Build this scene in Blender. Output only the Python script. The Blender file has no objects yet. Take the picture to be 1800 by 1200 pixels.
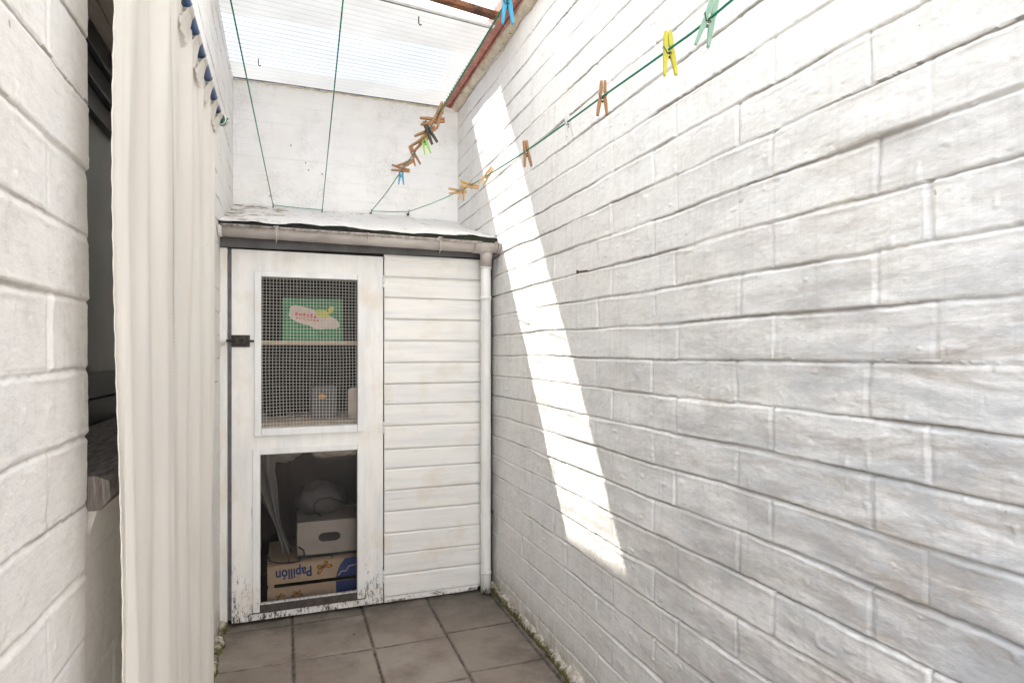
import bpy, bmesh, math, random
import numpy as np
from mathutils import Vector, Matrix
random.seed(7)
C = bpy.context.scene
col = C.collection
R = math.radians

# ---------------------------------------------------------------- camera, sky, sun, exposure
cam_d = bpy.data.cameras.new("camera"); cam = bpy.data.objects.new("camera", cam_d); col.objects.link(cam)
cam.location = (0, 0, 1.23); cam.rotation_euler = (R(90), 0, R(-20.25))
cam_d.sensor_width = 36; cam_d.lens = 21.43; cam_d.shift_y = 0.0094
cam_d.clip_start = 0.02; cam_d.clip_end = 500
C.camera = cam
SUN = Vector((1.0, -1.04, -1.73)).normalized()          # direction the sunlight travels
w = bpy.data.worlds.new("World"); C.world = w; w.use_nodes = True
wn = w.node_tree; bg = wn.nodes['Background']; sky = wn.nodes.new('ShaderNodeTexSky')
sky.sky_type = 'NISHITA'; sky.sun_disc = False
sky.sun_elevation = math.asin(-SUN.z); sky.sun_rotation = math.atan2(-SUN.x, -SUN.y)
wn.links.new(sky.outputs[0], bg.inputs[0]); bg.inputs[1].default_value = 0.06
sd = bpy.data.lights.new("sun", 'SUN'); sd.energy = 5.0; sd.angle = R(0.5); sd.color = (1, .965, .89)
so = bpy.data.objects.new("sun", sd); col.objects.link(so); so.rotation_euler = SUN.to_track_quat('-Z', 'Y').to_euler()
so.location = (-3, 4, 6)
C.view_settings.view_transform = 'Standard'; C.view_settings.look = 'None'
C.view_settings.exposure = 3.50; C.view_settings.gamma = 1
C.render.resolution_x = 1024; C.render.resolution_y = 682
C.cycles.max_bounces = 14; C.cycles.diffuse_bounces = 8; C.cycles.transparent_max_bounces = 16
C.cycles.transmission_bounces = 8

# ---------------------------------------------------------------- materials
class NT:
    def __init__(s, name, local=False):
        s.m = bpy.data.materials.new(name); s.m.use_nodes = True
        s.t = s.m.node_tree; s.n = s.t.nodes; s.p = s.n['Principled BSDF']; s.out = s.n['Material Output']
        s.co = s.n.new('ShaderNodeTexCoord').outputs['Object'] if local else s.n.new('ShaderNodeNewGeometry').outputs['Position']
    def inp(s, node, i, v):
        if hasattr(v, 'is_linked') or hasattr(v, 'links'): s.t.links.new(v, node.inputs[i])
        else: node.inputs[i].default_value = v
    def math(s, op, a, b=0.0, c=0.0, clamp=False):
        n = s.n.new('ShaderNodeMath'); n.operation = op; n.use_clamp = clamp
        for i, v in enumerate((a, b, c)): s.inp(n, i, v)
        return n.outputs[0]
    def map(s, scale=(1, 1, 1), rot=(0, 0, 0), loc=(0, 0, 0), src=None):
        n = s.n.new('ShaderNodeMapping'); s.t.links.new(src or s.co, n.inputs[0])
        n.inputs['Scale'].default_value = scale; n.inputs['Rotation'].default_value = rot; n.inputs['Location'].default_value = loc
        return n.outputs[0]
    def noise(s, scale, detail=4, rough=.55, vec=None, dist=0.0):
        n = s.n.new('ShaderNodeTexNoise'); s.t.links.new(vec or s.co, n.inputs['Vector'])
        n.inputs['Scale'].default_value = scale; n.inputs['Detail'].default_value = detail
        n.inputs['Roughness'].default_value = rough; n.inputs['Distortion'].default_value = dist
        return n.outputs[0]
    def ramp(s, v, a, b, lo=0.0, hi=1.0):
        n = s.n.new('ShaderNodeMapRange'); n.clamp = True
        for i, x in enumerate((v, a, b, lo, hi)): s.inp(n, i, x)
        return n.outputs[0]
    def mix(s, f, a, b, mode='MIX'):
        n = s.n.new('ShaderNodeMix'); n.data_type = 'RGBA'; n.blend_type = mode
        s.inp(n, 0, f)
        for i, v in ((6, a), (7, b)):
            if isinstance(v, (tuple, list)): v = (*v[:3], 1)
            s.inp(n, i, v)
        return n.outputs[2]
    def sep(s, src=None):
        n = s.n.new('ShaderNodeSeparateXYZ'); s.t.links.new(src or s.co, n.inputs[0]); return n.outputs
    def bump(s, h, strength=.3, dist=.002, prev=None):
        n = s.n.new('ShaderNodeBump'); n.inputs['Strength'].default_value = strength; n.inputs['Distance'].default_value = dist
        s.t.links.new(h, n.inputs['Height'])
        if prev: s.t.links.new(prev, n.inputs['Normal'])
        return n.outputs[0]
    def attr(s, name):
        n = s.n.new('ShaderNodeAttribute'); n.attribute_name = name; return n.outputs['Fac']
    def done(s, colr, rough=.6, normal=None, metal=0.0, spec=None):
        if isinstance(colr, (tuple, list)): colr = (*colr[:3], 1)
        s.inp(s.p, 'Base Color', colr); s.inp(s.p, 'Roughness', rough); s.inp(s.p, 'Metallic', metal)
        if spec is not None: s.inp(s.p, 'Specular IOR Level', spec)
        if normal: s.t.links.new(normal, s.p.inputs['Normal'])
        return s.m

def simple(name, c, rough=.5, metal=0.0, var=.15, scale=30, bump=.1):
    s = NT(name); n = s.noise(scale, 5)
    dark = tuple(x * (1 - var) for x in c); lite = tuple(min(1, x * (1 + var)) for x in c)
    cc = s.mix(s.ramp(n, .3, .7), dark, lite)
    return s.done(cc, rough, s.bump(s.noise(scale * 3, 3), bump, .001), metal)

def wall_paint(name, base=(.80, .79, .77), smear=False, tint=(.74, .76, .80), cool=.35, dirt=.36):
    s = NT(name)
    x, y, z = s.sep()
    patch = s.noise(1.7, 4, .6)
    c = s.mix(s.ramp(patch, .45, .75, 0, cool), base, tint)
    warm = s.noise(2.6, 5, .6, s.map(loc=(5, 3, 9)))
    c = s.mix(s.ramp(warm, .5, .8, 0, .35), c, (.77, .735, .66))
    # thin grey see-through of the old coat, brushed along the courses and in vertical laps
    br = s.noise(5, 8, .72, s.map((1, 5, 20)))
    br2 = s.noise(4, 4, .6, s.map((1, 14, 1.2), loc=(2, 7, 1)))
    c = s.mix(s.ramp(br, .50, .72, 0, dirt), c, (.50, .49, .47))
    c = s.mix(s.ramp(br2, .52, .74, 0, .42 if smear else .2), c, (.54, .525, .50))
    if smear:
        # brown-grey brushed smears low down near the yard entrance
        zone = s.math('MULTIPLY', s.ramp(y, 2.2, .8), s.ramp(z, 1.95, 1.1))
        sm = s.noise(2.3, 5, .7, s.map((1, 1.6, 9), rot=(R(4), 0, 0), loc=(1, 2, .4)), .4)
        c = s.mix(s.math('MULTIPLY', s.ramp(sm, .44, .62, 0, .72), zone), c, (.34, .285, .24))
        sm2 = s.noise(3.3, 6, .7, s.map((1, 1.1, 4), loc=(4, 1, 3)), .6)
        c = s.mix(s.math('MULTIPLY', s.ramp(sm2, .42, .60, 0, .75), zone), c, (.44, .45, .46))
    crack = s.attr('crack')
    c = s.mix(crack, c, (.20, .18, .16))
    gr = s.math('MULTIPLY', s.ramp(s.noise(3.4, 6, .75, s.map((1, 1.4, 1), loc=(9, 4, 4))), .50, .66), s.ramp(s.noise(70, 4, .7), .35, .7))
    c = s.mix(s.math('MULTIPLY', gr, .5), c, (.40, .38, .35))
    # specks of flaked paint
    sp = s.noise(38, 2, .5)
    c = s.mix(s.ramp(sp, .76, .79, 0, .7), c, (.33, .28, .22))
    # damp at the foot
    damp = s.math('MULTIPLY', s.ramp(z, .16, .0), s.ramp(s.noise(14, 5, .7), .38, .62), clamp=True)
    c = s.mix(damp, c, (.30, .27, .16))
    b = s.bump(s.noise(85, 5, .65, s.map((1, .6, 1.7))), .42, .0022)
    b = s.bump(s.noise(22, 4, .6), .22, .005, b)
    b = s.bump(s.noise(240, 3, .6), .5, .0012, b)
    return s.done(c, .55, b, spec=.35)

def wood_paint(name, base=(.80, .785, .755), low=0.0, grain='z', peel=.5):
    """white brush paint over weathered wood; low = height below which it is grimy"""
    s = NT(name); x, y, z = s.sep()
    sc = (3, 3, .5) if grain == 'z' else (.5, 3, 6)
    g = s.noise(14, 6, .65, s.map(sc))
    g2 = s.noise(6, 4, .6, s.map(sc, loc=(3, 1, 2)))
    c = s.mix(s.ramp(g2, .42, .7, 0, .6), base, (.62, .63, .64))
    c = s.mix(s.ramp(g, .58, .8, 0, .5), c, (.52, .52, .52))
    ck = s.noise(9, 3, .6, s.map((9, 9, .35) if grain == 'z' else (.3, 9, 9)))
    c = s.mix(s.ramp(ck, .70, .73, 0, .5), c, (.22, .20, .18))
    fl = s.noise(55, 5, .75, s.map((1, 1, .6)))
    c = s.mix(s.ramp(fl, .70, .73, 0, peel), c, (.12, .09, .07))
    if low:
        k = s.ramp(z, low, .02)
        gr = s.noise(42, 8, .85, s.map((2.0, 1, .7) if grain == 'z' else (.7, 1, 1.6)))
        edge = s.ramp(s.math('ADD', gr, s.math('MULTIPLY', k, .22)), .725, .755)
        c = s.mix(s.math('MULTIPLY', edge, k), c, (.05, .042, .035))
        yel = s.noise(5, 4, .6, s.map(loc=(8, 2, 2)))
        c = s.mix(s.ramp(yel, .52, .75, 0, .45), c, (.62, .50, .34))
    b = s.bump(g, .35, .002); b = s.bump(s.noise(120, 3), .2, .0006, b)
    return s.done(c, .5, b)

M = {}
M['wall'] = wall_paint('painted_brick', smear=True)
M['dim_brick'] = simple('unseen_dim_brick', (.46, .43, .40), .8, var=.2, scale=8, bump=.4)
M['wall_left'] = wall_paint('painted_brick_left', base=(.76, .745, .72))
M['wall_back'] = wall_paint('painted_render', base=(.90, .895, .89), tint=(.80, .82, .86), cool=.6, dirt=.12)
M['door'] = wood_paint('door_paint', low=.60)
M['trim'] = wood_paint('trim_paint', base=(.78, .78, .77), low=.35)
M['trim_h'] = wood_paint('trim_paint_h', base=(.78, .78, .77), grain='x')
M['board'] = wood_paint('board_paint', grain='x', low=.09)
M['post'] = wood_paint('post_paint', low=.10)
M['pipe'] = simple('pipe_paint', (.72, .70, .68), .45, var=.1, scale=18)
M['black'] = simple('black_iron', (.035, .028, .024), .55, .3, var=.4, scale=60, bump=.5)
M['gap'] = simple('dark_gap', (.02, .018, .016), .8)
M['fascia'] = simple('grey_fascia', (.10, .10, .105), .6, var=.25, scale=14)
M['greybar'] = simple('grey_bar', (.15, .155, .165), .45, var=.3, scale=24)
M['interior'] = simple('shed_inside_dark', (.024, .016, .014), .9, var=.35, scale=16, bump=.5)
M['darkwood'] = simple('dark_wood', (.055, .045, .038), .7, var=.4, scale=40, bump=.4)
M['shelf'] = simple('bare_wood', (.45, .36, .26), .6, var=.15, scale=30)
M['cord'] = simple('green_cord', (.002, .22, .12), .6, var=.1)
M['wire'] = simple('pale_wire', (.66, .64, .60), .45, var=.1)
M['metalbox'] = simple('brushed_metal', (.34, .30, .265), .42, .4, var=.12, scale=9)
M['rubber'] = simple('black_rubber', (.014, .014, .016), .45, var=.2)
M['crate'] = simple('crate_wood', (.50, .36, .24), .7, var=.1, scale=25)
M['blueprint'] = simple('crate_blue', (.02, .045, .17), .6, var=.15)
M['orange'] = simple('butterfly_orange', (.55, .24, .03), .6, var=.3, scale=90)
M['brown'] = simple('butterfly_brown', (.10, .045, .03), .6)
M['greenbox'] = simple('green_card', (.018, .20, .065), .5, var=.2, scale=20)
M['creamprint'] = simple('cream_print', (.62, .50, .42), .5, var=.1)
M['redprint'] = simple('red_print', (.60, .07, .06), .5)
M['yellowprint'] = simple('yellow_print', (.55, .55, .06), .5)
M['greybag'] = simple('grey_plastic', (.075, .070, .068), .5, var=.3, scale=7)
M['whitebag'] = simple('pale_plastic', (.19, .175, .165), .5, var=.2, scale=7)
M['blackbag'] = simple('black_plastic', (.02, .02, .022), .35, var=.3, scale=10)
M['blue_rod'] = simple('blue_rod', (.008, .07, .22), .35, var=.25, scale=12)
M['greentape'] = simple('green_tape', (.01, .09, .05), .5, var=.4, scale=60)
M['whitetape'] = simple('white_tape', (.7, .72, .7), .5)
M['spring'] = simple('spring_steel', (.06, .05, .045), .4, .7)
M['rust'] = simple('rusty_iron', (.10, .05, .03), .8, .1, var=.4, scale=70, bump=.6)

def peg_wood(name, c):
    s = NT(name, True); g = s.noise(30, 5, .6, s.map((6, 6, .5)))
    return s.done(s.mix(s.ramp(g, .35, .65), tuple(v * .7 for v in c), c), .65, s.bump(g, .3, .0006))
M['peg_brown'] = peg_wood('peg_wood_brown', (.36, .18, .075))
M['peg_tan'] = peg_wood('peg_wood_tan', (.60, .36, .15))
M['peg_dark'] = peg_wood('peg_wood_grey', (.10, .085, .075))
def plastic(name, c, tr=.35):
    s = NT(name)
    s.p.inputs['Base Color'].default_value = (*c, 1); s.p.inputs['Roughness'].default_value = .3
    t = s.n.new('ShaderNodeBsdfTranslucent'); t.inputs[0].default_value = (*c, 1)
    mx = s.n.new('ShaderNodeMixShader'); mx.inputs[0].default_value = tr
    s.t.links.new(s.p.outputs[0], mx.inputs[1]); s.t.links.new(t.outputs[0], mx.inputs[2]); s.t.links.new(mx.outputs[0], s.out.inputs[0])
    return s.m
M['peg_blue'] = plastic('peg_plastic_blue', (.08, .48, .70))
M['peg_yellow'] = plastic('peg_plastic_yellow', (.72, .66, .08))
M['peg_mint'] = plastic('peg_plastic_mint', (.42, .60, .47), .5)
M['peg_lime'] = plastic('peg_plastic_lime', (.50, .78, .22))
M['peg_clear'] = plastic('peg_plastic_clear', (.82, .82, .80), .5)

# weathered slate roof paint, mossy front edge
s = NT('shed_roof_paint'); x, y, z = s.sep()
c = s.mix(s.ramp(s.noise(5, 4), .5, .75, 0, .35), (.87, .86, .84), (.70, .70, .70))
fl = s.noise(9, 7, .75, s.map((1, 2.2, 1)))
zone = s.math('MAXIMUM', s.ramp(x, .15, -.2, 0, .10), s.ramp(y, 3.58, 3.7, 0, .05))
c = s.mix(s.ramp(s.math('ADD', fl, zone), .60, .635), c, (.27, .20, .13))
M['shedroof'] = s.done(c, .7, s.bump(s.noise(30, 6, .7), .6, .006))
s = NT('roof_felt_edge'); x, y, z = s.sep()
c = s.mix(s.ramp(s.math('ADD', s.noise(20, 4), s.ramp(x, 0, .9, 0, .3)), .55, .75), (.012, .011, .010), (.014, .022, .010))
c = s.mix(s.ramp(s.noise(60, 6, .8, s.map((1, 1, .5))), .66, .69), c, (.6, .58, .52))
M['felt'] = s.done(c, .85, s.bump(s.noise(60, 5), .6, .004))
# dirty gutter
s = NT('gutter_paint'); x, y, z = s.sep()
c = s.mix(s.ramp(s.noise(9, 5, .6, s.map((.6, 1, 2))), .35, .7), (.36, .32, .30), (.56, .52, .49))
rim = s.math('MULTIPLY', s.ramp(z, 1.748, 1.768), s.ramp(s.noise(40, 6, .8), .40, .58))
c = s.mix(rim, c, (.16, .13, .10))
c = s.mix(s.ramp(s.noise(70, 4, .7), .70, .73), c, (.74, .72, .70))
M['gutter'] = s.done(c, .6, s.bump(s.noise(50, 5, .7), .4, .002))
# floor tiles
s = NT('concrete_tiles'); x, y, z = s.sep()
g = s.noise(2.3, 5, .6); fine = s.noise(160, 3, .7)
c = s.mix(s.ramp(g, .3, .7), (.215, .175, .142), (.33, .285, .245))
c = s.mix(s.ramp(fine, .40, .70, 0, .5), c, (.32, .26, .21))
c = s.mix(s.ramp(s.noise(5.5, 5, .65, s.map(loc=(3, 3, 0))), .46, .70, 0, .75), c, (.15, .112, .09))
c = s.mix(s.ramp(s.noise(3.1, 6, .7, s.map(loc=(7, 1, 0))), .52, .62, 0, .45), c, (.36, .32, .28))
c = s.mix(s.ramp(s.noise(24, 2, .5), .735, .755, 0, .85), c, (.035, .028, .022))
c = s.mix(s.ramp(s.noise(75, 1, .4, s.map(loc=(1, 4, 0))), .80, .81, 0, .8), c, (.6, .58, .55))
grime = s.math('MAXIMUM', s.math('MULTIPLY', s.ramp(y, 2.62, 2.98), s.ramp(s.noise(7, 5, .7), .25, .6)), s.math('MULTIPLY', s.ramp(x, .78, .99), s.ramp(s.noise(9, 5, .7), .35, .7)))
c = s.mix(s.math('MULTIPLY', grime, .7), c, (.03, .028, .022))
moss = s.math('MULTIPLY', s.math('MULTIPLY', s.ramp(x, .62, .98), s.ramp(y, 2.62, 3.0)), s.ramp(s.noise(16, 5, .7), .35, .65))
c = s.mix(s.math('MULTIPLY', moss, .9), c, (.03, .05, .012))
c = s.mix(s.ramp(s.attr('tone'), 0, 1, 0, .32), c, (.10, .088, .075))
c = s.mix(s.attr('crack'), c, (.045, .038, .028))
M['tiles'] = s.done(c, .62, s.bump(s.noise(130, 4, .7), .3, .0012), spec=.4)
# moss/mortar fillet
s = NT('flaking_mortar'); x, y, z = s.sep()
n1 = s.noise(45, 6, .8)
c = s.mix(s.ramp(s.noise(30, 5, .7), .4, .6), (.70, .66, .60), (.50, .44, .36))
k = s.ramp(s.math('ADD', n1, s.ramp(z, .05, .0, 0, .45)), .62, .78)
c = s.mix(k, c, s.mix(s.ramp(s.noise(18, 5, .7), .4, .62), (.07, .055, .03), (.16, .15, .03)))
M['fillet'] = s.done(c, .9, s.bump(n1, .9, .008))
s = NT('red_oxide_paint')
c = s.mix(s.ramp(s.noise(10, 5, .6), .3, .7), (.34, .10, .07), (.52, .22, .17))
c = s.mix(s.ramp(s.noise(32, 6, .8, s.map((3, 1, 1))), .54, .60), c, (.50, .38, .34))
M['redplank'] = s.done(c, .6, s.bump(s.noise(50, 5, .7), .5, .003))
s = NT('cream_mortar')
c = s.mix(s.ramp(s.noise(13, 6, .7), .35, .65), (.72, .65, .54), (.52, .44, .33))
c = s.mix(s.ramp(s.noise(22, 6, .8), .58, .64), c, (.10, .075, .045))
M['mortar'] = s.done(c, .9, s.bump(s.noise(35, 6, .75), .9, .01))
s = NT('rusty_beam')
c = s.mix(s.ramp(s.noise(16, 6, .7), .4, .6), (.055, .022, .013), (.22, .085, .035))
c = s.mix(s.ramp(s.noise(30, 5, .7, s.map((1, 3, 3))), .62, .68), c, (.55, .36, .17))
M['rustbeam'] = s.done(c, .8, s.bump(s.noise(40, 6, .8), .8, .006))
# sill: weathered end grain
s = NT('weathered_sill')
g = s.noise(16, 5, .7, s.map((7, 1, .6)))
c = s.mix(s.ramp(g, .35, .65), (.045, .038, .033), (.25, .22, .20))
c = s.mix(s.ramp(s.noise(45, 6, .8), .64, .68, 0, .8), c, (.55, .52, .48))
M['sill'] = s.done(c, .75, s.bump(g, .6, .004))
s = NT('soffit_boards')
c = s.mix(s.ramp(s.noise(12, 5, .6, s.map((6, .6, 1))), .3, .7), (.42, .37, .34), (.58, .52, .48))
M['soffit'] = s.done(c, .7)
M['frame'] = simple('black_frame', (.022, .021, .022), .3, var=.2)
M['room'] = simple('dark_room', (.05, .05, .05), .9)
M['ground'] = simple('earth', (.12, .11, .09), .95, scale=3)
# curtain cloth
s = NT('curtain_cloth')
wv = s.noise(420, 2, .5, s.map((1, 1, 1)))
c = s.mix(s.ramp(s.noise(4, 4, .6, s.map((1, 3, .5))), .35, .7), (.83, .81, .77), (.78, .75, .70))
c = s.mix(s.ramp(s.noise(50, 2, .5), .77, .79, 0, .5), c, (.45, .38, .3))
bn = s.bump(wv, .35, .0008); bn = s.bump(s.noise(40, 4, .6, s.map((1, 3, .4))), .2, .003, bn)
s.done(c, .9, bn, spec=.1)
t = s.n.new('ShaderNodeBsdfTranslucent'); s.t.links.new(c, t.inputs[0])
mx = s.n.new('ShaderNodeMixShader'); mx.inputs[0].default_value = .32
s.t.links.new(s.p.outputs[0], mx.inputs[1]); s.t.links.new(t.outputs[0], mx.inputs[2]); s.t.links.new(mx.outputs[0], s.out.inputs[0])
M['curtain'] = s.m
M['seam'] = simple('seam_thread', (.62, .57, .48), .8)
# translucent roof sheet with an added clear band that shapes the wall's sun strip
def sheet_mat(name, clear, k1=1.0):
    s = NT(name); x, y, z = s.sep()
    tr = s.n.new('ShaderNodeBsdfTranslucent')
    c = s.mix(s.ramp(s.noise(3, 4), .35, .7), (.060 * k1, .0605 * k1, .061 * k1), (.050 * k1, .0505 * k1, .051 * k1))
    s.t.links.new(c, tr.inputs[0])
    s.p.inputs['Base Color'].default_value = (.2, .2, .2, 1); s.p.inputs['Roughness'].default_value = .35
    a = s.n.new('ShaderNodeMixShader'); a.inputs[0].default_value = .90
    s.t.links.new(s.p.outputs[0], a.inputs[1]); s.t.links.new(tr.outputs[0], a.inputs[2])
    if clear:
        tp = s.n.new('ShaderNodeBsdfTransparent'); tp.inputs[0].default_value = (.97, .93, .89, 1)
        e = s.math('ADD', y, s.math('MULTIPLY', s.noise(3, 2), .02))
        k = s.math('MULTIPLY', s.math('GREATER_THAN', e, 3.0), s.math('LESS_THAN', e, 3.50))
        k = s.math('MULTIPLY', k, .165)
        b = s.n.new('ShaderNodeMixShader'); s.t.links.new(k, b.inputs[0])
        s.t.links.new(a.outputs[0], b.inputs[1]); s.t.links.new(tp.outputs[0], b.inputs[2]); a = b
    s.t.links.new(a.outputs[0], s.out.inputs[0]); return s.m
M['sheet'] = sheet_mat('corrugated_sheet', True)
M['sheet2'] = sheet_mat('corrugated_sheet_upper', False, 4.9)  # transmits more than the other sheet, added to boost light from above
def glass_mat(name, tint, refl=.5, grey_sheen=0):
    s = NT(name)
    tp = s.n.new('ShaderNodeBsdfTransparent'); tp.inputs[0].default_value = (*tint, 1)
    gl = s.n.new('ShaderNodeBsdfGlossy'); gl.inputs['Roughness'].default_value = .03; gl.inputs[0].default_value = (.9, .9, .9, 1)
    s.t.links.new(s.bump(s.noise(3, 2), .15, .01), gl.inputs['Normal'])
    fr = s.n.new('ShaderNodeFresnel'); fr.inputs[0].default_value = 1.5
    mx = s.n.new('ShaderNodeMixShader'); s.t.links.new(s.math('MULTIPLY', fr.outputs[0], refl), mx.inputs[0])
    s.t.links.new(tp.outputs[0], mx.inputs[1]); s.t.links.new(gl.outputs[0], mx.inputs[2]); s.t.links.new(mx.outputs[0], s.out.inputs[0])
    if grey_sheen:
        df = s.n.new('ShaderNodeBsdfDiffuse'); df.inputs[0].default_value = (.42, .42, .40, 1)  # pale coat painted over the glass in place of its grey reflection
        m2 = s.n.new('ShaderNodeMixShader'); s.t.links.new(s.ramp(s.noise(3, 5, .7), .3, .7, grey_sheen * .8, grey_sheen), m2.inputs[0])
        s.t.links.new(mx.outputs[0], m2.inputs[1]); s.t.links.new(df.outputs[0], m2.inputs[2]); s.t.links.new(m2.outputs[0], s.out.inputs[0])
    return s.m
M['glass'] = glass_mat('window_glass', (.9, .9, .9), 1.0, .6)
M['pane'] = glass_mat('door_pane', (.88, .88, .88), .45)

# ---------------------------------------------------------------- helpers
def link(name, me, mat=None, parent=None):
    o = bpy.data.objects.new(name, me); col.objects.link(o)
    if mat is not None and me is not None: me.materials.append(mat)
    if parent is not None: o.parent = parent
    return o
def tag(o, label=None, cat=None, group=None, kind=None):
    if label: o['label'] = label
    if cat: o['category'] = cat
    if group: o['group'] = group
    if kind: o['kind'] = kind
    return o
def empty(name, loc=(0, 0, 0)):
    o = bpy.data.objects.new(name, None); col.objects.link(o); o.location = loc; o.empty_display_size = .05; return o

class MB:
    """collects shapes, given in world metres, into one mesh"""
    def __init__(s): s.b = bmesh.new()
    def box(s, x0, x1, y0, y1, z0, z1, bev=0.0, mat=None):
        r = bmesh.ops.create_cube(s.b, size=1)
        vs = r['verts']
        for v in vs: v.co = Vector(((x0 + x1) / 2 + v.co.x * (x1 - x0), (y0 + y1) / 2 + v.co.y * (y1 - y0), (z0 + z1) / 2 + v.co.z * (z1 - z0)))
        if mat is not None:
            for v in vs: v.co = mat @ v.co
        if bev:
            es = list({e for v in vs for e in v.link_edges})
            bmesh.ops.bevel(s.b, geom=es, offset=bev, segments=2, affect='EDGES', profile=.6)
        return s
    def poly(s, pts, y0, y1):
        """outline in xz extruded from y0 to y1"""
        a = [s.b.verts.new((p[0], y0, p[1])) for p in pts]; c = [s.b.verts.new((p[0], y1, p[1])) for p in pts]
        n = len(pts); s.b.faces.new(a); s.b.faces.new(c[::-1])
        for i in range(n): s.b.faces.new((a[i], c[i], c[(i + 1) % n], a[(i + 1) % n]))
        return s
    def tube(s, pts, r, seg=8, caps=True):
        pts = [Vector(p) for p in pts]; rings = []
        up = Vector((0, 0, 1))
        for i, p in enumerate(pts):
            d = (pts[min(i + 1, len(pts) - 1)] - pts[max(i - 1, 0)]).normalized()
            a = d.cross(up)
            if a.length < .1: a = d.cross(Vector((1, 0, 0)))
            a.normalize(); b = d.cross(a).normalized(); up = -b if len(rings) else up
            up = a.cross(d).normalized()
            rr = r[i] if isinstance(r, (list, tuple)) else r
            rings.append([s.b.verts.new(p + a * math.cos(t) * rr + up * math.sin(t) * rr) for t in [2 * math.pi * k / seg for k in range(seg)]])
        for i in range(len(rings) - 1):
            for k in range(seg):
                f = s.b.faces.new((rings[i][k], rings[i][(k + 1) % seg], rings[i + 1][(k + 1) % seg], rings[i + 1][k])); f.smooth = True
        if caps: s.b.faces.new(rings[0][::-1]); s.b.faces.new(rings[-1])
        return s
    def build(s, name, mat, parent=None, smooth=False):
        bmesh.ops.recalc_face_normals(s.b, faces=s.b.faces)
        me = bpy.data.meshes.new(name); s.b.to_mesh(me); s.b.free()
        if smooth:
            for p in me.polygons: p.use_smooth = True
        o = link(name, me, mat, parent)
        if parent is not None:      # geometry is in world metres: cancel the parent's offset
            off = Vector(); q = parent
            while q is not None: off += Vector(q.location); q = q.parent
            me.transform(Matrix.Translation(-off))
        return o

rng = np.random.default_rng(11)
_lat = rng.random((256, 256))
def vn(u, v, seed=0):
    u = u + seed * 17.31; v = v + seed * 9.77
    iu = np.floor(u).astype(int); iv = np.floor(v).astype(int); fu = u - iu; fv = v - iv
    fu = fu * fu * (3 - 2 * fu); fv = fv * fv * (3 - 2 * fv)
    g = lambda a, b: _lat[a & 255, b & 255]
    return (g(iu, iv) * (1 - fu) * (1 - fv) + g(iu + 1, iv) * fu * (1 - fv) + g(iu, iv + 1) * (1 - fu) * fv + g(iu + 1, iv + 1) * fu * fv) * 2 - 1
def fbm(u, v, oct=4, seed=0, gain=.5):
    r = 0; a = 1
    for i in range(oct): r = r + a * vn(u * 2 ** i, v * 2 ** i, seed + i * 3); a *= gain
    return r
def sm(x, a, b):
    t = np.clip((x - a) / (b - a), 0, 1); return t * t * (3 - 2 * t)

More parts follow.
